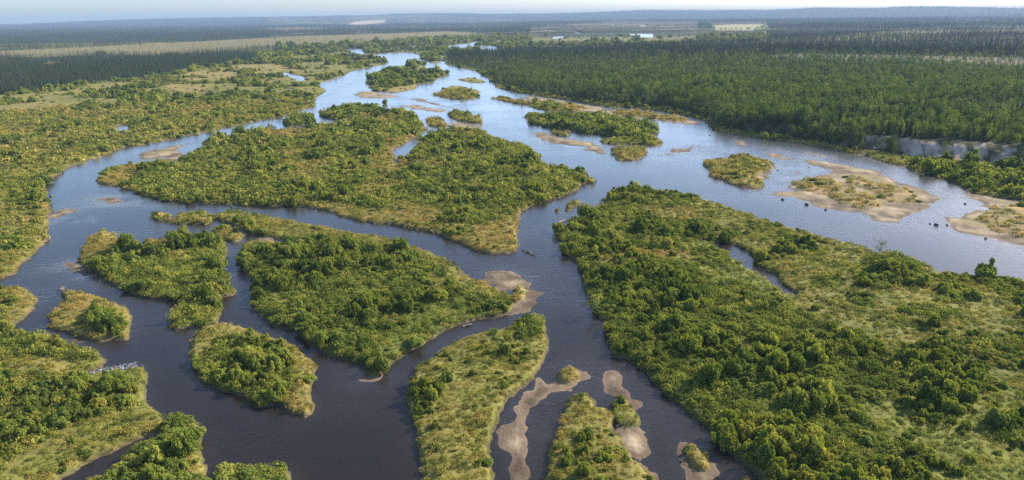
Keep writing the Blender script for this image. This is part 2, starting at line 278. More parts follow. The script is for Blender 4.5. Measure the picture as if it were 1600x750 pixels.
def cover(px, py):
    c = np.full(px.shape, .45); o = np.full(px.shape, .35)
    for poly, a, b in OPEN:
        m = pip(px, py, poly); c[m] = a; o[m] = b
    return c, o

# ------------------------------------------------------------------ materials
def mat(name):
    m = bpy.data.materials.new(name); m.use_nodes = True; m.node_tree.nodes.clear(); return m, m.node_tree
def N(t, k, **kw):
    n = t.nodes.new(k)
    for a, b in kw.items(): setattr(n, a, b)
    return n
def L(t, a, b): t.links.new(a, b)
def ramp(t, fac, stops):
    r = N(t, 'ShaderNodeValToRGB'); e = r.color_ramp.elements
    while len(e) > 1: e.remove(e[-1])
    e[0].position = stops[0][0]; e[0].color = (*stops[0][1], 1)
    for p, c in stops[1:]:
        q = e.new(p); q.color = (*c, 1)
    L(t, fac, r.inputs[0]); return r.outputs[0]
def noise(t, vec, scale, detail=3, rough=.5, w2=False):
    n = N(t, 'ShaderNodeTexNoise'); n.inputs['Scale'].default_value = scale; n.inputs['Detail'].default_value = detail; n.inputs['Roughness'].default_value = rough
    if vec is not None: L(t, vec, n.inputs['Vector'])
    return n
def mix(t, fac, a, b, mode='MIX'):
    m = N(t, 'ShaderNodeMix', data_type='RGBA', blend_type=mode)
    if isinstance(fac, (int, float)): m.inputs[0].default_value = fac
    else: L(t, fac, m.inputs[0])
    for i, v in ((6, a), (7, b)):
        if isinstance(v, tuple): m.inputs[i].default_value = (*v, 1)
        else: L(t, v, m.inputs[i])
    return m.outputs[2]
def math_(t, op, a, b=None, c=None, clamp=False):
    m = N(t, 'ShaderNodeMath', operation=op, use_clamp=clamp)
    for i, v in enumerate((a, b, c)):
        if v is None: continue
        if isinstance(v, (int, float)): m.inputs[i].default_value = v
        else: L(t, v, m.inputs[i])
    return m.outputs[0]

def leaf_mat(name, lo, mid, hi, transl=.42, spread=1.0):
    """foliage: colour varies from plant to plant, over the country and from leaf clump to leaf clump"""
    m, t = mat(name)
    oi = N(t, 'ShaderNodeObjectInfo'); g = N(t, 'ShaderNodeNewGeometry')
    n = noise(t, oi.outputs['Location'], .028, 4, .65)
    a = math_(t, 'MULTIPLY', oi.outputs['Random'], .42 * spread)
    b = math_(t, 'MULTIPLY_ADD', n.outputs['Fac'], 2.0, -.75)
    c = math_(t, 'MULTIPLY_ADD', g.outputs['Random Per Island'], .36, a)
    s = math_(t, 'ADD', c, math_(t, 'MULTIPLY', b, .5), clamp=True)
    col = ramp(t, s, [(.08, lo), (.5, mid), (.92, hi)])
    d = N(t, 'ShaderNodeBsdfDiffuse'); tr = N(t, 'ShaderNodeBsdfTranslucent'); mx = N(t, 'ShaderNodeMixShader')
    mx.inputs[0].default_value = transl
    L(t, col, d.inputs[0]); L(t, mix(t, 1.0, col, (1.25, 1.2, .55), 'MULTIPLY'), tr.inputs[0])
    L(t, d.outputs[0], mx.inputs[1]); L(t, tr.outputs[0], mx.inputs[2])
    o = N(t, 'ShaderNodeOutputMaterial'); L(t, mx.outputs[0], o.inputs[0]); return m
M_GREEN = leaf_mat('leaf_green', (.060, .098, .024), (.168, .225, .048), (.345, .385, .092))
M_OLIVE = leaf_mat('leaf_olive', (.092, .128, .028), (.245, .292, .056), (.430, .440, .098))
M_OCHRE = leaf_mat('leaf_ochre', (.150, .180, .035), (.310, .310, .065), (.480, .430, .120))
M_BIRCH = leaf_mat('leaf_birch', (.040, .068, .022), (.100, .148, .046), (.240, .285, .085))
M_SPRUCE = leaf_mat('spruce_needles', (.018, .034, .016), (.034, .060, .026), (.070, .098, .040), .08)
def bark(name, col):
    m, t = mat(name); tc = N(t, 'ShaderNodeTexCoord'); n = noise(t, tc.outputs['Object'], 9, 4)
    b = N(t, 'ShaderNodeBsdfPrincipled'); b.inputs['Roughness'].default_value = .9
    L(t, mix(t, n.outputs['Fac'], tuple(c * .5 for c in col), tuple(min(c * 1.5, .9) for c in col)), b.inputs['Base Color'])
    o = N(t, 'ShaderNodeOutputMaterial'); L(t, b.outputs[0], o.inputs[0]); return m
M_BARK = bark('grey_brown_bark', (.12, .09, .065)); M_PALE = bark('pale_bark', (.42, .38, .33)); M_DRIFT = bark('weathered_driftwood', (.30, .24, .19)); M_STONE = bark('dark_stone', (.10, .09, .085))

def grass_mat():
    m, t = mat('tall_grass')
    oi = N(t, 'ShaderNodeObjectInfo'); g = N(t, 'ShaderNodeNewGeometry')
    at = N(t, 'ShaderNodeAttribute', attribute_type='INSTANCER', attribute_name='och')
    n = noise(t, oi.outputs['Location'], .30, 4)
    s = math_(t, 'MULTIPLY_ADD', oi.outputs['Random'], .45, math_(t, 'MULTIPLY_ADD', n.outputs['Fac'], 1.9, -.55))
    s = math_(t, 'MULTIPLY_ADD', g.outputs['Random Per Island'], .25, math_(t, 'ADD', s, -.35), clamp=True)
    green = ramp(t, s, [(.05, (.070, .110, .022)), (.40, (.235, .275, .045)), (.80, (.440, .420, .078))])
    och = ramp(t, s, [(.05, (.140, .160, .035)), (.35, (.380, .310, .070)), (.80, (.540, .370, .115))])
    col = mix(t, at.outputs['Fac'], green, och)
    d = N(t, 'ShaderNodeBsdfDiffuse'); tr = N(t, 'ShaderNodeBsdfTranslucent'); mx = N(t, 'ShaderNodeMixShader'); mx.inputs[0].default_value = .35
    L(t, col, d.inputs[0]); L(t, col, tr.inputs[0]); L(t, d.outputs[0], mx.inputs[1]); L(t, tr.outputs[0], mx.inputs[2])
    o = N(t, 'ShaderNodeOutputMaterial'); L(t, mx.outputs[0], o.inputs[0]); return m
M_GRASS = grass_mat()

def ground_mat():
    m, t = mat('ground_cover')
    g = N(t, 'ShaderNodeNewGeometry'); at = N(t, 'ShaderNodeAttribute', attribute_name='albedo'); gr = N(t, 'ShaderNodeAttribute', attribute_name='gravel')
    n1 = noise(t, g.outputs['Position'], .9, 6, .65); n2 = noise(t, g.outputs['Position'], .11, 4); n3 = noise(t, g.outputs['Position'], 6, 3)
    v = math_(t, 'ADD', math_(t, 'MULTIPLY_ADD', n1.outputs['Fac'], 1.3, -.15), math_(t, 'MULTIPLY', n2.outputs['Fac'], .9))
    v = math_(t, 'MULTIPLY', v, .98)
    vg = math_(t, 'ADD', math_(t, 'MULTIPLY_ADD', n3.outputs['Fac'], .9, .1), math_(t, 'MULTIPLY', n2.outputs['Fac'], .9))
    vv = N(t, 'ShaderNodeMix', data_type='FLOAT'); L(t, gr.outputs['Fac'], vv.inputs[0]); L(t, v, vv.inputs[2]); L(t, vg, vv.inputs[3])
    cm = N(t, 'ShaderNodeVectorMath', operation='SCALE'); L(t, at.outputs['Color'], cm.inputs[0]); L(t, vv.outputs[0], cm.inputs['Scale'])
    b = N(t, 'ShaderNodeBsdfPrincipled'); b.inputs['Roughness'].default_value = .95; b.inputs['Specular IOR Level'].default_value = .15
    L(t, cm.outputs[0], b.inputs['Base Color'])
    bu = N(t, 'ShaderNodeBump'); bu.inputs['Strength'].default_value = .8; bu.inputs['Distance'].default_value = .35; L(t, n1.outputs['Fac'], bu.inputs['Height']); L(t, bu.outputs[0], b.inputs['Normal'])
    o = N(t, 'ShaderNodeOutputMaterial'); L(t, b.outputs[0], o.inputs[0]); return m
def water_mat():
    m, t = mat('river_water')
    g = N(t, 'ShaderNodeNewGeometry'); dp = N(t, 'ShaderNodeAttribute', attribute_name='depth'); fo = N(t, 'ShaderNodeAttribute', attribute_name='foam')
    mp = N(t, 'ShaderNodeMapping'); mp.inputs['Scale'].default_value = (1, 1.5, 1); L(t, g.outputs['Position'], mp.inputs[0])
    n1 = noise(t, mp.outputs[0], .42, 4, .6); n1.inputs['Distortion'].default_value = .6
    n2 = noise(t, g.outputs['Position'], .035, 3); n3 = noise(t, mp.outputs[0], 2.2, 2)
    hgt = math_(t, 'MULTIPLY_ADD', n3.outputs['Fac'], .25, n1.outputs['Fac'])
    bu = N(t, 'ShaderNodeBump'); bu.inputs['Distance'].default_value = .28
    shal = math_(t, 'SUBTRACT', 1.0, math_(t, 'MULTIPLY', dp.outputs['Fac'], 2.6), clamp=True)
    st = math_(t, 'MULTIPLY_ADD', n2.outputs['Fac'], 1.6, -.58, clamp=True)
    L(t, math_(t, 'ADD', st, math_(t, 'MULTIPLY', shal, .35), clamp=True), bu.inputs['Strength']); L(t, hgt, bu.inputs['Height'])
    tint = N(t, 'ShaderNodeCombineColor')
    for i, k in enumerate((-.8, -1.2, -1.7)):
        L(t, math_(t, 'POWER', 2.71828, math_(t, 'MULTIPLY', dp.outputs['Fac'], k)), tint.inputs[i])
    tp = N(t, 'ShaderNodeBsdfTransparent'); L(t, tint.outputs[0], tp.inputs[0])
    body = N(t, 'ShaderNodeBsdfDiffuse'); body.inputs[0].default_value = (.020, .017, .015, 1)
    ad = N(t, 'ShaderNodeAddShader'); L(t, tp.outputs[0], ad.inputs[0]); L(t, body.outputs[0], ad.inputs[1])
    gl = N(t, 'ShaderNodeBsdfGlossy'); gl.inputs[0].default_value = (1, .95, .91, 1); gl.inputs['Roughness'].default_value = .22; L(t, bu.outputs[0], gl.inputs['Normal'])
    fr = N(t, 'ShaderNodeFresnel'); fr.inputs[0].default_value = 1.34; L(t, bu.outputs[0], fr.inputs['Normal'])
    mx = N(t, 'ShaderNodeMixShader'); L(t, math_(t, 'MULTIPLY', fr.outputs[0], math_(t, 'MULTIPLY_ADD', fr.outputs[0], 2.8, .86), clamp=True), mx.inputs[0]); L(t, ad.outputs[0], mx.inputs[1]); L(t, gl.outputs[0], mx.inputs[2])
    fd = N(t, 'ShaderNodeBsdfDiffuse'); fd.inputs[0].default_value = (.75, .78, .8, 1)
    nf = noise(t, mp.outputs[0], 1.6, 4, .7)
    ff = math_(t, 'MULTIPLY', fo.outputs['Fac'], math_(t, 'MULTIPLY_ADD', nf.outputs['Fac'], 7, -3.5, clamp=True), clamp=True)
    m2 = N(t, 'ShaderNodeMixShader'); L(t, ff, m2.inputs[0]); L(t, mx.outputs[0], m2.inputs[1]); L(t, fd.outputs[0], m2.inputs[2])
    o = N(t, 'ShaderNodeOutputMaterial'); L(t, m2.outputs[0], o.inputs[0]); return m

# ------------------------------------------------------------------ terrain and water
A = np.radians(np.linspace(-58, 58, 1060)); A = A[::-1]
R = [44.0]
while R[-1] < 17200: R.append(R[-1] * (1.0062 if R[-1] < 4000 else 1.012))
R = np.array(R)
RR, AA = np.meshgrid(R, A, indexing='ij')
gx = (RR * np.sin(AA)).ravel(); gy = (RR * np.cos(AA)).ravel()
D, sl, sg, st, h = fields(gx, gy)
nr, na = len(R), len(A)
px, py = to_px(gx, np.maximum(gy, 1))
def lerp(a, b, t): return a + (b - a) * t[:, None]
def C(*c): return np.array([c])
cv, oc = cover(px, py)
nz = fbm(gx, gy, 22, 51, 3); nz2 = fbm(gx, gy, 5, 61, 3)
veg = lerp(C(.120, .150, .030), C(.250, .245, .050), np.clip(nz * 1.5 - .25, 0, 1))
veg = lerp(veg, C(.300, .225, .075), np.clip(oc * 1.2 * np.clip(nz2 * 1.8 - .1, 0, 1), 0, 1))
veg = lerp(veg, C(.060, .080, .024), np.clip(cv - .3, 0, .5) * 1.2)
veg = np.where((oc > .97)[:, None], lerp(C(.17, .15, .060), C(.42, .28, .12), np.clip(fbm(gx, gy, 6, 99, 4) * 2.6 - .8, 0, 1)), veg)
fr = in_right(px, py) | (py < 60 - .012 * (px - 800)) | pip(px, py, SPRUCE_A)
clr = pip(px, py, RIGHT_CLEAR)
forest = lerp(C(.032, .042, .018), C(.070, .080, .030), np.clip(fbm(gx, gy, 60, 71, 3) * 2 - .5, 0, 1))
forest = lerp(forest, C(.020, .030, .015), ss(1800, 4000, D) * .85)
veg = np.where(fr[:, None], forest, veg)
md = pip(px, py, MEADOW)
veg = np.where(md[:, None], lerp(C(.150, .150, .055), C(.300, .235, .095), nz), veg)
veg = np.where(clr[:, None], lerp(C(.090, .100, .045), C(.180, .150, .080), nz), veg)
veg = np.where(pip(px, py, SPRUCE_GAP)[:, None], C(.33, .23, .11), veg)
# middle distance plain and far country
mid = (py < 80) & (py > 34) & (px > 420) & (px < 1230) & ~md
veg = np.where((mid & (fbm(gx / 3, gy, 130, 81, 3) > .52))[:, None], lerp(C(.120, .115, .050), C(.260, .200, .100), nz), veg)
px, py = to_px(gx, np.maximum(gy, 1), h)
veg = np.where(pip(px, py, P("1110,40 1150,38 1198,38 1200,42 1175,47 1120,48"))[:, None], C(.36, .34, .16), veg)
veg = np.where(pip(px, py, P("544,38.3 553,34 575,32 603,31.5 600,35 580,37 560,38.6"))[:, None], C(.55, .42, .30), veg)
veg = np.where(pip(px, py, P("400,45 430,43 500,42 500,45 430,47"))[:, None] | (pip(px, py, P("150,46 175,45 178,47 152,47.5")) | pip(px, py, P("1500,27 1600,25.5 1650,26 1600,27.5")))[:, None], C(.40, .34, .20), veg)
px, py = to_px(gx, np.maximum(gy, 1))
grav = lerp(C(.13, .098, .064), C(.42, .325, .215), np.clip(fbm(gx, gy, 5, 91, 4) * 2.2 - .6, 0, 1))
gv_grass = np.clip((fbm(gx, gy, 9, 95, 3) - .56) * 8, 0, 1) * ss(1.5, 5, sg)
grav = lerp(grav, C(.27, .22, .10), gv_grass * .8)
bed = lerp(C(.12, .080, .054), C(.32, .225, .155), np.clip(fbm(gx, gy, 7, 97, 4) * 1.8 - .4, 0, 1))
isv = ss(-.25, .25, sl)
wet = ss(-.05, .14, h)
grav = grav * (.45 + .55 * ss(.02, .20, h + (fbm(gx, gy, 3, 641, 2) - .5) * .15))[:, None]
wet2 = ss(-.12, .05, h)
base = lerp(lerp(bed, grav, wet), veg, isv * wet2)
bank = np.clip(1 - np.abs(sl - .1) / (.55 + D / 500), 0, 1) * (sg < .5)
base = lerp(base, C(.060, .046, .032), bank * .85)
# bare silt bluff on the far right bank
st = st + (fbm(gx, gy, 14, 610, 3) - .5) * 9
slope = (st > -.5) & (st < 10.5)
bl = slope & (px > 1345) & (px < 1600) & (py < 268)
bluff = lerp(C(.40, .31, .22), C(.64, .53, .40), fbm(gx, gy, 4, 99, 3))
bluff = lerp(bluff, C(.10, .105, .045), ss(.54, .60, fbm(gx, gy, 5, 101, 4)))
bluff = lerp(bluff, C(.16, .11, .07), ss(.45, .8, fbm(gx, gy, 2.5, 103, 3)))
base = np.where(bl[:, None], bluff, base)
base = np.where((slope & ~bl & (sl > 0) & (D < 900))[:, None], lerp(C(.07, .06, .035), C(.16, .14, .07), nz), base)
gravel = np.clip(1 - isv * wet2, 0, 1)

def grid_mesh(name, z, keep=None, attrs={}, material=None):
    idx = np.arange(nr * na).reshape(nr, na)
    a = idx[:-1, :-1].ravel(); b = idx[1:, :-1].ravel(); c = idx[1:, 1:].ravel(); d = idx[:-1, 1:].ravel()
    q = np.stack([a, b, c, d], -1)
    if keep is not None: q = q[keep[q].any(1)]
    used, inv = np.unique(q.ravel(), return_inverse=True)
    q = inv.reshape(-1, 4).astype(np.int32)
    me = bpy.data.meshes.new(name)
    co = np.stack([gx[used], gy[used], (z if np.isscalar(z) else z[used]) + 0 * gx[used]], -1).astype(np.float32)
    me.vertices.add(len(used)); me.vertices.foreach_set('co', co.ravel())
    me.loops.add(q.size); me.loops.foreach_set('vertex_index', q.ravel())
    me.polygons.add(len(q)); me.polygons.foreach_set('loop_start', np.arange(0, q.size, 4, dtype=np.int32)); me.polygons.foreach_set('loop_total', np.full(len(q), 4, np.int32))
    for k, v in attrs.items():
        if v.ndim == 2:
            at = me.attributes.new(k, 'FLOAT_COLOR', 'POINT'); at.data.foreach_set('color', np.concatenate([v[used], np.ones((len(used), 1))], 1).astype(np.float32).ravel())
        else:
            at = me.attributes.new(k, 'FLOAT', 'POINT'); at.data.foreach_set('value', v[used].astype(np.float32))
    me.update(); me.validate(); me.polygons.foreach_set('use_smooth', np.ones(len(q), bool))
    me.materials.append(material)
    o = bpy.data.objects.new(name, me); SC.collection.objects.link(o); return o
og = grid_mesh('ground', h, None, {'albedo': base, 'gravel': gravel}, ground_mat()); og['kind'] = 'structure'
foam = np.zeros(gx.shape)
for p in wfoam: foam = np.maximum(foam, ss(-.5, .6, sdist(gx, gy, p, 10)))
for q in ("140,300 240,310 240,322 150,325", "820,205 960,240 900,250 830,222", "630,160 700,165 760,200 700,206 640,178", "1190,228 1300,243 1290,276 1220,286 1195,262", "1000,225 1090,240 1060,255 1010,250", "1440,340 1480,350 1500,370 1450,355", "60,330 110,322 130,345 80,350", "110,410 150,425 165,440 110,425"):
    foam = np.maximum(foam, .42 * ss(-9, 5, sdist(gx, gy, W(q), 12)) * ss(.42, .66, fbm(gx, gy, 8, 800, 3)))

ow = grid_mesh('river', 0.0, (h < .25) & (D < 6900), {'depth': np.clip(-h, 0, 3), 'foam': foam}, water_mat()); ow['kind'] = 'structure'

# lookup of ground height for planting
lr = np.log(R)
hg2 = h.reshape(nr, na); slg = sl.reshape(nr, na); stg = st.reshape(nr, na)
def samp(arr, x, y):
    r = np.hypot(x, y); a = np.arctan2(x, y)
    fi = np.interp(np.log(r), lr, np.arange(nr)); fj = np.interp(-a, -A, np.arange(na))
    i = np.clip(fi.astype(int), 0, nr - 2); j = np.clip(fj.astype(int), 0, na - 2); u = fi - i; v = fj - j
    return arr[i, j] * (1 - u) * (1 - v) + arr[i + 1, j] * u * (1 - v) + arr[i, j + 1] * (1 - u) * v + arr[i + 1, j + 1] * u * v

# haze
hm, t = mat('haze_air'); pv = N(t, 'ShaderNodeVolumePrincipled'); pv.inputs['Color'].default_value = (.42, .58, .82, 1); pv.inputs['Density'].default_value = HAZE; pv.inputs['Anisotropy'].default_value = 0.0
o = N(t, 'ShaderNodeOutputMaterial'); L(t, pv.outputs[0], o.inputs['Volume'])
ztop = float(h.max()) + 25; zbot = float(h.min()) - 1
bx = [-17600, 17600, -300, 17600, zbot, ztop]
vs = [(bx[i], bx[2 + j], bx[4 + k]) for i in (0, 1) for j in (0, 1) for k in (0, 1)]
hz = bpy.data.meshes.new('haze'); hz.from_pydata(vs, [], [(0, 1, 3, 2), (4, 6, 7, 5), (0, 4, 5, 1), (2, 3, 7, 6), (0, 2, 6, 4), (1, 5, 7, 3)]); hz.materials.append(hm)
ho = bpy.data.objects.new('haze', hz); SC.collection.objects.link(ho); ho['kind'] = 'stuff'; ho['label'] = 'thin bluish haze lying over the far forest'

# ------------------------------------------------------------------ plant meshes
class MB:
    def __init__(s): s.v = []; s.f = []; s.m = []; s.n = 0
    def quads(s, q, mi=0):          # q: (n,4,3)
        n = len(q); s.v.append(q.reshape(-1, 3)); s.f += [(s.n + 4 * i, s.n + 4 * i + 1, s.n + 4 * i + 2, s.n + 4 * i + 3) for i in range(n)]
        s.m += [mi] * n; s.n += 4 * n
    def tube(s, pts, rad, k=5, mi=0):
        pts = np.array(pts, float); rings = []
        for i, p in enumerate(pts):
            d = pts[min(i + 1, len(pts) - 1)] - pts[max(i - 1, 0)]; d /= np.linalg.norm(d) + 1e-9
            a = np.cross(d, [0.31, .95, .05]); a /= np.linalg.norm(a); b = np.cross(d, a)
            rings.append([p + rad[i] * (math.cos(2 * math.pi * j / k) * a + math.sin(2 * math.pi * j / k) * b) for j in range(k)])
        s.v.append(np.array(rings).reshape(-1, 3))
        for i in range(len(pts) - 1):
            for j in range(k):
                s.f.append((s.n + i * k + j, s.n + i * k + (j + 1) % k, s.n + (i + 1) * k + (j + 1) % k, s.n + (i + 1) * k + j)); s.m.append(mi)
        s.f.append(tuple(s.n + (len(pts) - 1) * k + j for j in range(k))); s.m.append(mi); s.n += len(pts) * k
    def mesh(s, name, mats):
        me = bpy.data.meshes.new(name); me.from_pydata(np.concatenate(s.v).tolist(), [], s.f)
        for x in mats: me.materials.append(x)
        me.polygons.foreach_set('material_index', np.array(s.m, np.int32)); me.update(); return me
def leaves(r, pos, nrm, size, flat=.42, asp=1.0):
    n = len(pos); nn = nrm + r.normal(size=(n, 3)) * flat; nn /= np.linalg.norm(nn, axis=1)[:, None]
    a = np.cross(nn, r.normal(size=(n, 3))); a /= np.linalg.norm(a, axis=1)[:, None]; b = np.cross(nn, a)
    s = (size * r.uniform(.55, 1.4, n))[:, None]
    k = r.uniform(-.25, .25, (n, 1))
    return np.stack([pos - a * s * asp, pos - b * s * .62 + nn * s * k, pos + a * s * asp, pos + b * s * .62 - nn * s * k], 1)
def lobes(r, lob, n, size, zmin):
    lob = np.array(lob); wt = lob[:, 3] ** 2; wt /= wt.sum()
    i = r.choice(len(lob), n, p=wt); d = r.normal(size=(n, 3)); d[:, 2] = d[:, 2] * .9 + .25; d /= np.linalg.norm(d, axis=1)[:, None]
    rad = lob[i, 3] * np.where(r.random(n) < .8, r.uniform(.86, 1.12, n), r.uniform(.4, .9, n))
    p = lob[i, :3] + d * rad[:, None] * np.array([1, 1, .95]); k = p[:, 2] > zmin
    dn = d[k] + np.array([0, 0, .55]); dn /= np.linalg.norm(dn, axis=1)[:, None]; return leaves(r, p[k], dn, size)
def shrub(seed, n, size):
    r = np.random.default_rng(seed); lob = []; subs = []
    for i in range(r.integers(3, 6)):
        a = r.uniform(0, 6.28); q = r.uniform(.15, .62); subs.append((q * math.cos(a), q * math.sin(a), r.uniform(.45, 1.0), r.uniform(.30, .50)))
    for cx, cy, ht, w_ in subs:
        for k in range(r.integers(7, 11)):
            a = r.uniform(0, 6.28); q = w_ * math.sqrt(r.random()); z = ht * (1 - .75 * (q / w_) ** 2) * r.uniform(.35, 1.0)
            lob.append((cx + q * math.cos(a), cy + q * math.sin(a), z * .82, r.uniform(.10, .21)))
    lf = lobes(r, lob, n, size, .02)
    st = MB()
    for l in lob[::4]:
        e = np.array(l[:3]); st.tube([(e[0] * .12, e[1] * .12, -.05), (e[0] * .5, e[1] * .5, e[2] * .5), (e[0] * .9, e[1] * .9, e[2] * .98)], [.030, .020, .008], 4)
    return lf, st
def birch(seed, n, size):
    r = np.random.default_rng(seed); lob = []
    for i in range(r.integers(12, 17)):
        a = r.uniform(0, 6.28); z = r.uniform(.10, .84); q = .30 * math.sqrt(r.random()) * (1.25 - z * .8)
        lob.append((q * math.cos(a), q * math.sin(a), z, r.uniform(.11, .19)))
    lob.append((0, 0, .88, .10)); lf = lobes(r, lob, n, size, .1)
    st = MB(); st.tube([(0, 0, -.04), (.01, 0, .35), (-.01, .01, .65), (0, 0, .9)], [.016, .012, .007, .002], 5)
    for l in lob[:6]: st.tube([(0, 0, l[2] * .6), (l[0] * .6, l[1] * .6, l[2] * .85), (l[0], l[1], l[2])], [.009, .006, .002], 4)
    return lf, st
def spruce(seed, whorls, per, asp=1.0):
    r = np.random.default_rng(seed); q = []
    lean = r.uniform(-.02, .02, 2)
    for k in range(whorls):
        z = .10 + .86 * (k / whorls) + r.uniform(-.012, .012); rad = (.150 * (1 - z) ** .8 + .012) * r.uniform(.75, 1.15) * asp
        for j in range(per):
            a = 6.283 * (j + r.random()) / per; rr = rad * r.uniform(.65, 1.2); c = np.array([math.cos(a), math.sin(a), 0]); s_ = np.array([-c[1], c[0], 0])
            b0 = np.array([lean[0] * z, lean[1] * z, z]); tip = b0 + c * rr + np.array([0, 0, -rr * .45]); w_ = rr * .42
            mid_ = b0 + c * rr * .5 + np.array([0, 0, -rr * .06])
            q.append([b0 + [0, 0, .02], mid_ - s_ * w_ + [0, 0, -.02], tip, mid_ + s_ * w_ + [0, 0, -.02]])
    for j in range(3):
        a = 2.1 * j; c = np.array([math.cos(a), math.sin(a), 0]) * .010
        b0 = np.array([lean[0], lean[1], 0]); q.append([b0 + c + [0, 0, .90], b0 - c + [0, 0, .90], b0 - c * .2 + [0, 0, 1.03], b0 + c * .2 + [0, 0, 1.03]])
    st = MB(); st.tube([(0, 0, -.04), (lean[0] * .5, lean[1] * .5, .5), (lean[0], lean[1], .97)], [.016, .009, .002], 5)
    return np.array(q), st

proto = bpy.data.collections
def coll(name): return bpy.data.collections.new(name)
def combine(name, lf, st, ml, ms):
    b = MB(); b.quads(lf, 0)
    for v, in zip([np.concatenate(st.v)]):
        b.v.append(v)
    b.f += [tuple(i + b.n for i in f) for f in st.f]; b.m += [1] * len(st.f); b.n += len(v)
    return b.mesh(name, [ml, ms])
def crown_mesh(name, lf, m): b = MB(); b.quads(lf, 0); return b.mesh(name, [m])

def scatter(name, label, kindcol, x, y, z, s, hs, idx, extra=None):
    """one 'stuff' object: plants nobody could count, spread by geometry nodes"""
    me = bpy.data.meshes.new(name); me.vertices.add(len(x)); me.vertices.foreach_set('co', np.stack([x, y, z], -1).astype(np.float32).ravel())
    def att(k, v, ty='FLOAT'):
        a = me.attributes.new(k, ty, 'POINT'); a.data.foreach_set('value', v)
    att('sc', s.astype(np.float32)); att('hs', hs.astype(np.float32)); att('rz', rng.uniform(0, 6.283, len(x)).astype(np.float32)); att('pick', idx.astype(np.int32), 'INT')
    if extra is not None: att('och', extra.astype(np.float32))
    ob = bpy.data.objects.new(name, me); SC.collection.objects.link(ob); ob['kind'] = 'stuff'; ob['label'] = label
    g = bpy.data.node_groups.new(name + '_spread', 'GeometryNodeTree')
    g.interface.new_socket('Geometry', in_out='INPUT', socket_type='NodeSocketGeometry'); g.interface.new_socket('Geometry', in_out='OUTPUT', socket_type='NodeSocketGeometry')
    gi = g.nodes.new('NodeGroupInput'); go = g.nodes.new('NodeGroupOutput'); ip = g.nodes.new('GeometryNodeInstanceOnPoints'); ci = g.nodes.new('GeometryNodeCollectionInfo')
    mp_ = g.nodes.new('GeometryNodeMeshToPoints')
    ci.inputs[0].default_value = kindcol; ci.inputs[1].default_value = True; ci.inputs[2].default_value = True
    def na_(k, dt):
        n = g.nodes.new('GeometryNodeInputNamedAttribute'); n.data_type = dt; n.inputs[0].default_value = k; return n.outputs[0]
    lk = g.links.new; cx = g.nodes.new('ShaderNodeCombineXYZ'); cr = g.nodes.new('ShaderNodeCombineXYZ')
    a = na_('sc', 'FLOAT'); lk(a, cx.inputs[0]); lk(a, cx.inputs[1]); lk(na_('hs', 'FLOAT'), cx.inputs[2]); lk(na_('rz', 'FLOAT'), cr.inputs[2])
    lk(gi.outputs[0], mp_.inputs[0]); lk(mp_.outputs[0], ip.inputs['Points']); lk(ci.outputs[0], ip.inputs['Instance']); ip.inputs['Pick Instance'].default_value = True
    lk(na_('pick', 'INT'), ip.inputs['Instance Index']); lk(cr.outputs[0], ip.inputs['Rotation']); lk(cx.outputs[0], ip.inputs['Scale']); lk(ip.outputs[0], go.inputs[0])
    md_ = ob.modifiers.new('spread', 'NODES'); md_.node_group = g
    return ob

def jitter_points(d0, d1, sp, amax=46):
    """jittered lattice in metres between two distances"""
    am = math.radians(amax); xs = np.arange(-d1 * math.sin(am), d1 * math.sin(am), sp); ys = np.arange(d0 * math.cos(am), d1, sp)
    X, Y = np.meshgrid(xs, ys); X = X.ravel(); Y = Y.ravel()
    r = np.hypot(X, Y); k = (r >= d0 * .98) & (r < d1 * 1.02) & (np.abs(np.arctan2(X, Y)) < am); X = X[k]; Y = Y[k]
    X = X + rng.uniform(-.5, .5, len(X)) * sp; Y = Y + rng.uniform(-.5, .5, len(X)) * sp
    r = np.hypot(X, Y); k = (r >= d0) & (r < d1); return X[k], Y[k]

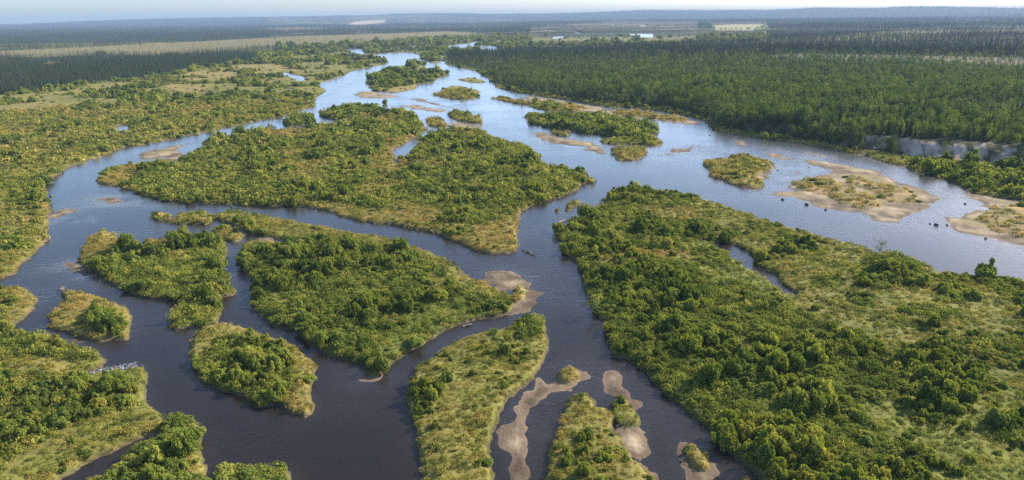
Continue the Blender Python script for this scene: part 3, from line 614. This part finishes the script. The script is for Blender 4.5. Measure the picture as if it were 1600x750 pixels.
# ---- shrubs -------------------------------------------------------
SH = []            # per-plant records
bands = [(60, 190, 2.0), (190, 330, 2.4), (330, 600, 3.2), (600, 1000, 5.0), (1000, 1700, 7.5), (1700, 2600, 12.0)]
xs, ys, ss_, cls, hh_ = [], [], [], [], []
for d0, d1, spc in bands:
    X, Y = jitter_points(d0, d1, spc)
    qx, qy = to_px(X, Y); sl_ = samp(slg, X, Y); z_ = samp(hg2, X, Y); st_ = samp(stg, X, Y)
    k = (sl_ > .5) & ~in_right(qx, qy) & ~pip(qx, qy, SPRUCE_A) & ~pip(qx, qy, MEADOW) & (qy > 46) & ~((qx > 1200) & (qy < 92)) & ~((qx < 430) & (qy < 84)) & ~(pip(qx, qy, P('830,46 960,36 1090,36 1090,66 830,68')) & (rng.random(len(X)) < .96))
    X, Y, qx, qy, sl_ = X[k], Y[k], qx[k], qy[k], sl_[k]
    c, o_ = cover(qx, qy)
    big = fbm(X, Y, 19 if d0 < 400 else 45, 200, 3)          # clumps
    thr = 1 - c
    p = np.clip((big - .5) * 9.0 + (c - .5) * 3.0 + .42, 0, 1)
    p = np.where(c > .93, 1, p); p = np.where(c < .02, 0, p)
    low = (rng.random(len(X)) < (.20 if d0 < 150 else .10)) & (c > .02)
    k1 = rng.random(len(X)) < p * .80
    k = k1 | low
    X, Y, c, o_, big, low = X[k], Y[k], c[k], o_[k], big[k], (low & ~k1)[k]
    size = spc * .74 * np.clip(np.exp(rng.normal(size=len(X)) * .36), .4, 1.7) * (.70 + .5 * np.clip(c, 0, 1)) * np.where(low, .62, 1)
    col = .5 + (fbm(X, Y, 24, 300, 3) - .5) * .8 + rng.normal(size=len(X)) * .17 + (o_ - .3) * .30
    cl = np.where(col > .80, 2, np.where(col > .44, 1, 0))
    xs.append(X); ys.append(Y); ss_.append(size); cls.append(cl); hh_.append(size * rng.uniform(.70, 1.35, len(X)) * (.55 + 1.1 * ss(.35, .65, fbm(X, Y, 11, 700, 2))) * np.where(low, .8, 1) * (1.0 if d0 < 500 else .9))
SX = np.concatenate(xs); SY = np.concatenate(ys); SS = np.concatenate(ss_); SCL = np.concatenate(cls); SHH = np.concatenate(hh_)
SZ = samp(hg2, SX, SY) - .05
print('shrubs', len(SX))
NV = 6
shrub_hi = [shrub(10 + i, 2600, .062) for i in range(NV)]; shrub_lo = [shrub(10 + i, 560, .125) for i in range(NV)]
MATS = [M_GREEN, M_OLIVE, M_OCHRE]
ccol = coll('shrub_forms')
crown_hi = {}
stems_hi = []
for i in range(NV): stems_hi.append(shrub_hi[i][1].mesh('stems', [M_BARK]))
names = []
for lod, src in ((0, shrub_hi), (1, shrub_lo)):
    for mi in range(3):
        for i in range(NV):
            me = combine('shrub_form_%d%d%d' % (lod, mi, i), src[i][0], src[i][1], MATS[mi], M_BARK)
            ob = bpy.data.objects.new('shrub_form_%d%d%d' % (lod, mi, i), me); ccol.objects.link(ob)
            if lod == 0: crown_hi[mi, i] = crown_mesh('crown', src[i][0], MATS[mi])

# individuals: the ones that show largest
SD = np.hypot(np.hypot(SX, SY), H); qx, qy = to_px(SX, SY, SZ + SHH * .5)
inf = (qx > 4) & (qx < 1596) & (qy > 4) & (qy < 746)
score = np.where(inf, SS / SD, 0)
sel = np.argsort(-score)[:300]
PLACE = {'right': 'the broad bank at lower right', 'central': 'the largest island in midriver', 'leaf': 'the leaf shaped island left of middle', 'thicket': 'the thicket covered island on the left',
         'heart': 'the heart shaped island at the lower left', 'tongue': 'the long grassy tongue', 'lowcentre': 'the narrow grassy strip', 'lowleft': 'the land in the lower left corner',
         'creekbank': 'the bushy point beside the creek', 'bottomleft': 'the small bushy tip at the bottom edge', 'diamond': 'the small flat ochre island'}
COLW = ['dark green', 'olive green', 'yellow ochre']
def put(ob, label, cat, group=None):
    ob['label'] = label; ob['category'] = cat
    if group: ob['group'] = group
wlp = {k: P(LANDS[k]) for k in PLACE}
gpx, gpy = to_px(SX, SY)
def part(me, name, parent):
    o = bpy.data.objects.new(name, me); SC.collection.objects.link(o); o.parent = parent; return o
variant = rng.integers(0, NV, len(SX))
for i in sel:
    e = bpy.data.objects.new('willow_shrub', None); SC.collection.objects.link(e)
    e.location = (SX[i], SY[i], SZ[i]); e.rotation_euler = (0, 0, random.uniform(0, 6.28)); e.scale = (SS[i], SS[i], SHH[i]); e.empty_display_size = .2
    where = 'the left river bank'; key = None
    for k, pl in wlp.items():
        if pip(gpx[i:i + 1], gpy[i:i + 1], pl)[0]: where = PLACE[k]; key = k
    if key:
        c0 = wlp[key]; cx_ = (max(c0[:, 0].min(), 0) + min(c0[:, 0].max(), 1600)) / 2; cy_ = (max(c0[:, 1].min(), 0) + min(c0[:, 1].max(), 750)) / 2
        side = ('far ' if gpy[i] < cy_ else 'near ') + ('left' if gpx[i] < cx_ else 'right') + ' part'
    else: side = 'upper part' if gpy[i] < 375 else 'lower part'
    shore = samp(slg, SX[i:i + 1], SY[i:i + 1])[0] < 4
    lab_ = ('%s willow at the water on %s' if shore else '%s inland willow on %s') % (COLW[SCL[i]], where.replace('the land in ', '').replace('the narrow grassy strip', 'the grassy strip').replace('covered ', '')) + ', ' + side.replace(' part', '')
    if len(lab_.split()) > 16: lab_ = lab_.replace(' at the water', '').replace(' inland', '')
    put(e, lab_, 'shrub', 'willows on ' + where)
    part(crown_hi[SCL[i], variant[i]], 'crown', e); part(stems_hi[variant[i]], 'stems', e)
rest = np.ones(len(SX), bool); rest[sel] = False
lod = (np.hypot(SX, SY) > 330).astype(int)
scatter('willow_thicket', 'dense green and olive willow scrub covering the islands and banks', ccol, SX[rest], SY[rest], SZ[rest], SS[rest], SHH[rest], (lod * 3 * NV + SCL * NV + variant)[rest])

# ---- forest: leafy trees and spruces --------------------------------
bx_, by_, bs_ = [], [], []; tx_, ty_, ts_ = [], [], []
for d0, d1, spc in [(230, 520, 3.3), (520, 900, 4.1), (900, 1500, 5.6), (1500, 2600, 8.5), (2600, 4500, 15), (4500, 8000, 27), (8000, 14200, 52)]:
    X, Y = jitter_points(d0, d1, spc, 44)
    D_ = np.hypot(X, Y); qx, qy = to_px(X, Y); sl_ = samp(slg, X, Y)
    base_y = 26 - .0115 * (qx - 800)
    right = in_right(qx, qy); A_ = pip(qx, qy, SPRUCE_A) & ~pip(qx, qy, SPRUCE_GAP); mdw = pip(qx, qy, MEADOW); cl_ = pip(qx, qy, RIGHT_CLEAR)
    far = (~right) & (~A_) & (~mdw) & ((qy < base_y + 37 - np.clip((qx - 0) * .012, 0, 16)) | ((qx > 1200) & (qy < 90)) | ((qx < 430) & (qy < 84)))
    midp = (~right) & (~A_) & (~mdw) & ~far & (qy < 84) & (qx > 380) & (qx < 1300)
    blf = pip(qx, qy, P("1362,236 1430,246 1500,251 1590,260 1590,252 1500,243 1430,238 1362,230"))
    n1 = fbm(X, Y, 140, 400, 3); n2 = fbm(X, Y, 35, 410, 3)
    p_b = np.where(right, np.clip((qy - 78) / 45, 0, 1) * np.clip(.72 + (n1 - .45) * 2.6, .12, .97), 0)
    p_b = np.where(cl_, .12, p_b); p_b = np.where(midp, .15, p_b)
    p_s = np.where(right, np.clip(1.0 - (qy - 78) / 50, .24, .75), 0)
    p_s = np.where(cl_, .13, p_s); p_s = np.where(A_, .85, p_s); p_s = np.where(far, np.clip(.70 + (n1 - .5) * 2.4, .1, .95), p_s); p_s = np.where(midp, np.clip((n1 - .45) * 1.6, .02, .5), p_s)
    p_s = np.where(mdw, .05, p_s)
    st_ = samp(stg, X, Y); blf = blf | ((st_ > -3) & (st_ < 7.5) & (qx > 1350) & (qx < 1600) & (D_ < 600))
    p_s = np.where(blf, 0, p_s); p_b = np.where(blf, .10 * (fbm(X, Y, 12, 670, 2) > .5), p_b)
    scar = pip(qx, qy, P("540,40 553,34 575,33 606,32 602,40 560,42")) | pip(qx, qy, P("1108,40 1150,38 1198,38 1200,42 1175,48 1118,49"))
    nt_ = pip(qx, qy, P('830,46 960,36 1090,36 1090,66 830,68')); p_s = np.where(nt_, p_s * .04, p_s); p_b = np.where(nt_, .01, p_b)
    p_s = np.where(scar, 0, p_s); p_b = np.where(scar, 0, p_b)
    u = rng.random(len(X)); ok = sl_ > 2.0
    kb = ok & (u < p_b); ks = ok & ~kb & (u < p_b + p_s)
    grow = max(1.0, spc / 6.0)
    bx_.append(X[kb]); by_.append(Y[kb]); bs_.append(np.clip(rng.normal(6.0, 1.5, kb.sum()) * (.55 + .9 * n2[kb]), 2.6, 10.5) * grow ** .25)
    hs = np.where((right & (qy > 100))[ks], rng.uniform(5.0, 10.0, ks.sum()), rng.uniform(7.5, 13.5, ks.sum()))
    hs = np.where((mdw | cl_)[ks], hs * .8, hs)
    tx_.append(X[ks]); ty_.append(Y[ks]); ts_.append(hs * grow ** .18)
def forest(name, cat, X, Y, S, wide, builder_hi, builder_lo, builder_far, mats, labfun, stufflabel, grp):
    Z = samp(hg2, X, Y) - .1; Dd = np.hypot(X, Y); qx, qy = to_px(X, Y, Z + S * .6)
    inf = (qx > 3) & (qx < 1597)
    # nearest to the front of the wood show most
    score = np.where(inf, S / Dd * rng.uniform(.97, 1.03, len(X)), 0); sel = np.argsort(-score)[:300]
    cc = coll(name + '_forms'); cr = []; tk = []
    nv = len(builder_hi)
    for j, bl_ in enumerate((builder_hi, builder_lo, builder_far)):
        for i in range(nv):
            me = combine('%s_form_%d%d' % (name, j, i), bl_[i][0], bl_[i][1], mats[0], mats[1]); cc.objects.link(bpy.data.objects.new('%s_form_%d%d' % (name, j, i), me))
    for i in range(nv): cr.append(crown_mesh('crown', builder_hi[i][0], mats[0])); tk.append(builder_hi[i][1].mesh('trunk', [mats[1]]))
    var = rng.integers(0, nv, len(X)); W_ = S * wide * rng.uniform(.8, 1.2, len(X)) * np.clip(Dd / 2200, 1, 3.2)
    gx_, gy_ = to_px(X, Y)
    for i in sel:
        e = bpy.data.objects.new(name, None); SC.collection.objects.link(e)
        e.location = (X[i], Y[i], Z[i]); e.rotation_euler = (0, 0, random.uniform(0, 6.28)); e.scale = (W_[i], W_[i], S[i]); e.empty_display_size = .1
        put(e, labfun(gx_[i], gy_[i], S[i]), cat, grp(gx_[i], gy_[i]))
        part(cr[var[i]], 'crown', e); part(tk[var[i]], 'trunk', e)
    rest = np.ones(len(X), bool); rest[sel] = False
    lod = np.where(Dd > 1500, 2, np.where(Dd > 520, 1, 0))
    scatter(name.replace('_tree', '') + '_forest', stufflabel, cc, X[rest], Y[rest], Z[rest], W_[rest], S[rest], (lod * nv + var)[rest])
    print(name, len(X))
BX, BY, BS = map(np.concatenate, (bx_, by_, bs_)); TX, TY, TS = map(np.concatenate, (tx_, ty_, ts_))
def blab(x, y, s):
    if x > 1345: pos = 'above the pale eroded bluff' if x < 1590 else 'at the right edge beyond the bluff'
    elif x > 1190: pos = 'on the dark bank left of the bluff'
    elif x > 1000: pos = 'behind the gravel shore of the far bank'
    else: pos = 'on the far bank across from the small islands'
    return ('tall' if s > 8.4 else 'low') + ' round leafy tree standing ' + pos
def slab(x, y, s):
    if x < 500: return ('tall' if s > 11 else 'shorter') + ' narrow dark spruce in the wood on the left, ' + ('near the left edge' if x < 160 else 'towards the river')
    return ('tall' if s > 8 else 'short') + ' narrow spruce among leafy trees, ' + ('above the bluff' if x > 1345 else 'left of the bluff' if x > 1100 else 'on the far bank upstream')
forest('birch_tree', 'tree', BX, BY, BS, .95, [birch(40 + i, 620, .030) for i in range(4)], [birch(40 + i, 240, .048) for i in range(4)], [birch(40 + i, 70, .085) for i in range(4)], (M_BIRCH, M_BARK), blab, 'leafy wood covering the far bank on the right', lambda x, y: 'leafy trees on the far right bank')
forest('spruce_tree', 'tree', TX, TY, TS, 1.0, [spruce(60 + i, 15, 8) for i in range(4)], [spruce(60 + i, 9, 6) for i in range(4)], [spruce(60 + i, 5, 5, 1.1) for i in range(4)], (M_SPRUCE, M_BARK), slab, 'dark spruce forest reaching to the horizon', lambda x, y: 'spruces on the left' if x < 500 else 'spruces on the far right bank')

# ---- tall grass and low herbs (stuff) -------------------------------
def tuft(seed, n, size):
    r = np.random.default_rng(seed); a = r.uniform(0, 6.283, n); q = np.sqrt(r.random(n)); z = r.uniform(.1, 1, n) * (1 - .6 * q * q)
    p = np.stack([q * np.cos(a), q * np.sin(a), z * .8], -1); d = np.stack([np.cos(a) * q, np.sin(a) * q, .7 + 0 * a], -1)
    return leaves(r, p, d, size, .7)
gcol = coll('grass_forms')
for i in range(4):
    gcol.objects.link(bpy.data.objects.new('grass_form_%d' % i, crown_mesh('grass_form_%d' % i, tuft(80 + i, 90, .15), M_GRASS)))
for i in range(4):
    gcol.objects.link(bpy.data.objects.new('grass_form_%d' % (4 + i), crown_mesh('grass_form_%d' % (4 + i), tuft(90 + i, 30, .26), M_GRASS)))
X_, Y_, S_, O_, I_ = [], [], [], [], []
for d0, d1, spc in [(60, 160, .95), (160, 260, 1.25), (260, 420, 1.9), (420, 700, 3.4)]:
    X, Y = jitter_points(d0, d1, spc); sl_ = samp(slg, X, Y); k = sl_ > .35; X, Y = X[k], Y[k]
    qx, qy = to_px(X, Y); k = ~in_right(qx, qy) & ~pip(qx, qy, SPRUCE_A) & (rng.random(len(X)) < .9) & ~((cover(qx, qy)[1] > .97) & (rng.random(len(X)) < .6)); X, Y, qx, qy = X[k], Y[k], qx[k], qy[k]
    c, o_ = cover(qx, qy); sl_ = samp(slg, X, Y)
    o_ = np.clip(o_ * 1.25 * (fbm(X, Y, 11, 500, 3) * 2.0 - .15) + .35 * (sl_ < 3.0) * (1 - c), 0, 1) * np.where(c > .5, .35, 1)
    X_.append(X); Y_.append(Y); O_[-1:] = O_[-1:]; S_.append(spc * .62 * rng.uniform(.6, 1.3, len(X)) * np.where(c > .5, 1.5, 1) * (.6 + .8 * fbm(X, Y, 4, 510, 2))); O_.append(o_)
    I_.append(rng.integers(0, 4, len(X)) + (4 if d0 > 200 else 0))
X, Y, S, O, I = map(np.concatenate, (X_, Y_, S_, O_, I_)); print('grass', len(X))
scatter('tall_grass', 'yellow green tall grass and sedge between the willows', gcol, X, Y, samp(hg2, X, Y) - .08, S, S * np.clip(rng.normal(1.0, .4, len(X)), .4, 2.2), I, O)

# ------------------------------------------------------------------ small things
def at(px_, py_, z=0.0):
    x, y = to_world(np.array([float(px_)]), np.array([float(py_)])); return np.array([x[0], y[0], z])
def single(name, mb, mats, loc, label, cat, group=None, rot=0, scale=1):
    me = mb.mesh(name, mats); o = bpy.data.objects.new(name, me); SC.collection.objects.link(o); o.location = loc; o.rotation_euler = (0, 0, rot); o.scale = (scale,) * 3
    put(o, label, cat, group); return o
def log(p0, p1, rad, label, seed):
    r = np.random.default_rng(seed); a = at(*p0); b = at(*p1); za = max(samp(hg2, a[:1], a[1:2])[0], 0); zb = max(samp(hg2, b[:1], b[1:2])[0], 0)
    a[2] = za + rad * .5; b[2] = zb + rad * .6; m_ = (a + b) / 2; d = b - a; Ln = np.linalg.norm(d); per = np.array([-d[1], d[0], 0]) / Ln
    mb = MB(); mid_ = m_ + per * Ln * .05 + np.array([0, 0, rad * .5]); mb.tube(np.array([a, mid_, b]) - a, [rad, rad * .8, rad * .4], 7)
    e = bpy.data.objects.new('driftwood_log', None); SC.collection.objects.link(e); e.location = a; put(e, label, 'log')
    t_ = mb.mesh('trunk', [M_DRIFT]); part(t_, 'trunk', e)
    mb = MB()
    for k in range(5):
        q = .35 + .12 * k; p = a * (1 - q) + b * q - a; tip = p + per * r.choice([-1, 1]) * Ln * r.uniform(.12, .25) + d * .12 + np.array([0, 0, r.uniform(.3, 1.0)])
        mb.tube([p, (p + tip) / 2 + [0, 0, .1], tip], [rad * .35, rad * .22, rad * .06], 5)
    part(mb.mesh('branches', [M_DRIFT]), 'branches', e)
log((816, 391), (836, 400), .30, 'grey driftwood log grounded off the tip of the largest island', 1)
log((869, 352), (887, 344), .35, 'branching driftwood in the channel beside the lower right bank', 2)
log((105, 459), (92, 452), .22, 'thin drift log off the far tip of the small ochre island', 3)
log((1064, 722), (1072, 716), .18, 'short drift log on the gravel patch at the bottom', 4)
log((962, 667), (976, 665), .20, 'pale drift log below the small green clump on the gravel', 5)
log((723, 511), (738, 508), .25, 'pale drift log at the lower shore of the leaf shaped island', 6)
def rock(px_, py_, s, label, seed, group='dark boulders in the river'):
    r = np.random.default_rng(seed); import bmesh
    bm = bmesh.new(); bmesh.ops.create_icosphere(bm, subdivisions=2, radius=1)
    for v in bm.verts:
        n = 1 + .35 * (vn(np.array([v.co.x * 1.3 + seed * 7]), np.array([v.co.y * 1.3 + v.co.z * 2.1]), .8, seed)[0] - .5); v.co *= n; v.co.z *= .62
    me = bpy.data.meshes.new('boulder'); bm.to_mesh(me); bm.free(); me.materials.append(M_STONE)
    o = bpy.data.objects.new('boulder', me); SC.collection.objects.link(o); p = at(px_, py_); p[2] = max(samp(hg2, p[:1], p[1:2])[0], 0) + s * .15
    s *= .5; o.location = p; o.scale = (s, s * .8, s); o.rotation_euler = (0, 0, r.uniform(0, 6)); put(o, label, 'boulder', group)
for i, (a, b, s, lb) in enumerate([(80, 307, 1.5, 'black boulder in the river by the left bank'), (1223, 312, 1.5, 'dark boulder in the river off the left end of the gravel bar'), (1260, 320, 1.7, 'dark boulder off the near shore of the gravel bar'),
        (1290, 328, 1.2, 'low dark boulder at the near edge of the gravel bar'), (1463, 352, 1.7, 'largest dark boulder in the shallows between the gravel bars'), (1453, 350, .8, 'small dark stone left of the largest boulder between the bars'),
        (1508, 319, 1.1, 'dark boulder in the right channel above the right gravel bar'), (1480, 352, .9, 'small dark stone right of the largest boulder between the bars'), (1215, 266, .9, 'small dark stone in the shallows right of the ochre island'),
        (1264, 262, .8, 'small dark stone above the head of the gravel bar'), (1540, 373, 1.0, 'dark stone on the near shore of the right gravel bar'), (1109, 212, 1.0, 'dark stone under the far bank by the gravel shore')]):
    rock(a, b, s, lb, 20 + i)
# small bushes that stand alone
def lone_shrub(px_, py_, s, hs, mi, label, name='willow_shrub', v=0):
    p = at(px_, py_); z = max(samp(hg2, p[:1], p[1:2])[0], 0); e = bpy.data.objects.new(name, None); SC.collection.objects.link(e)
    e.location = (p[0], p[1], z - .05); e.scale = (s, s, hs); e.rotation_euler = (0, 0, px_ % 6); put(e, label, 'shrub')
    part(crown_hi[mi, v], 'crown', e); part(stems_hi[v], 'stems', e)
for a in [(990, 292, 2.3, 2.8, 0, 'round dark willow at the far tip of the lower right bank'), (1012, 300, 1.9, 2.4, 0, 'small round willow just right of the far tip bush'), (905, 270, 2.8, 3.3, 0, 'dark willow on the right spur of the largest island'),
          (1270, 286, 2.0, 1.6, 0, 'dark bush on the left end of the gravel bar'), (1279, 292, 2.2, 1.5, 0, 'low dark bush just right of the bush on the gravel bar'), (1322, 279, 1.9, 1.2, 0, 'low dark bush on the far side of the gravel bar'),
          (1434, 316, 1.8, 1.0, 1, 'low bush at the right end of the gravel bar'), (1423, 302, 1.3, .8, 1, 'tiny bush on the ochre grass of the gravel bar'), (602, 163, 2.6, 6.5, 0, 'tall upright bush at the head of the largest island'), (555, 165, 2.0, 3.6, 0, 'dark upright bush at the upper shore of the largest island'),
          (290, 250, 2.8, 3.6, 0, 'dark willow beside the inlet on the largest island'), (162, 512, 3.2, 4.0, 0, 'big round green willow on the small ochre island'), (176, 520, 3.4, 3.8, 0, 'broad willow right of the other on the small ochre island'), (150, 500, 2.2, 2.6, 0, 'smallest willow on the small ochre island')]:
    lone_shrub(*a)
# sparse, nearly leafless young tree on the right bank
def sparse_tree(px_, py_, hgt, label, seed):
    r = np.random.default_rng(seed); p = at(px_, py_); z = max(samp(hg2, p[:1], p[1:2])[0], 0); e = bpy.data.objects.new('young_tree', None); SC.collection.objects.link(e); e.location = (p[0], p[1], z); put(e, label, 'tree')
    mb = MB(); mb.tube([(0, 0, -.2), (.1, 0, hgt * .5), (0, .1, hgt)], [.14, .09, .02], 6); part(mb.mesh('trunk', [M_BARK]), 'trunk', e)
    mb = MB(); tips = []
    for k in range(12):
        a = r.uniform(0, 6.28); z0 = hgt * r.uniform(.2, .8); q = r.uniform(.25, .5) * hgt * .8; tp = np.array([q * math.cos(a), q * math.sin(a), z0 + hgt * .3]); mb.tube([(0, 0, z0), tp * [.5, .5, 1] - [0, 0, hgt * .1], tp], [.06, .04, .015], 4); tips.append(tp)
    part(mb.mesh('branches', [M_BARK]), 'branches', e)
    tips = np.array(tips); pos = tips[r.integers(0, 12, 260)] + r.normal(size=(260, 3)) * .38; part(crown_mesh('crown', leaves(r, pos, r.normal(size=(260, 3)), .16), M_GREEN), 'crown', e)
sparse_tree(1374, 398, 4.2, 'thin sparse young tree standing out against the river on the right bank', 5)
sparse_tree(925, 492, 5.0, 'thin leaning young tree at the water of the lower right bank', 6)
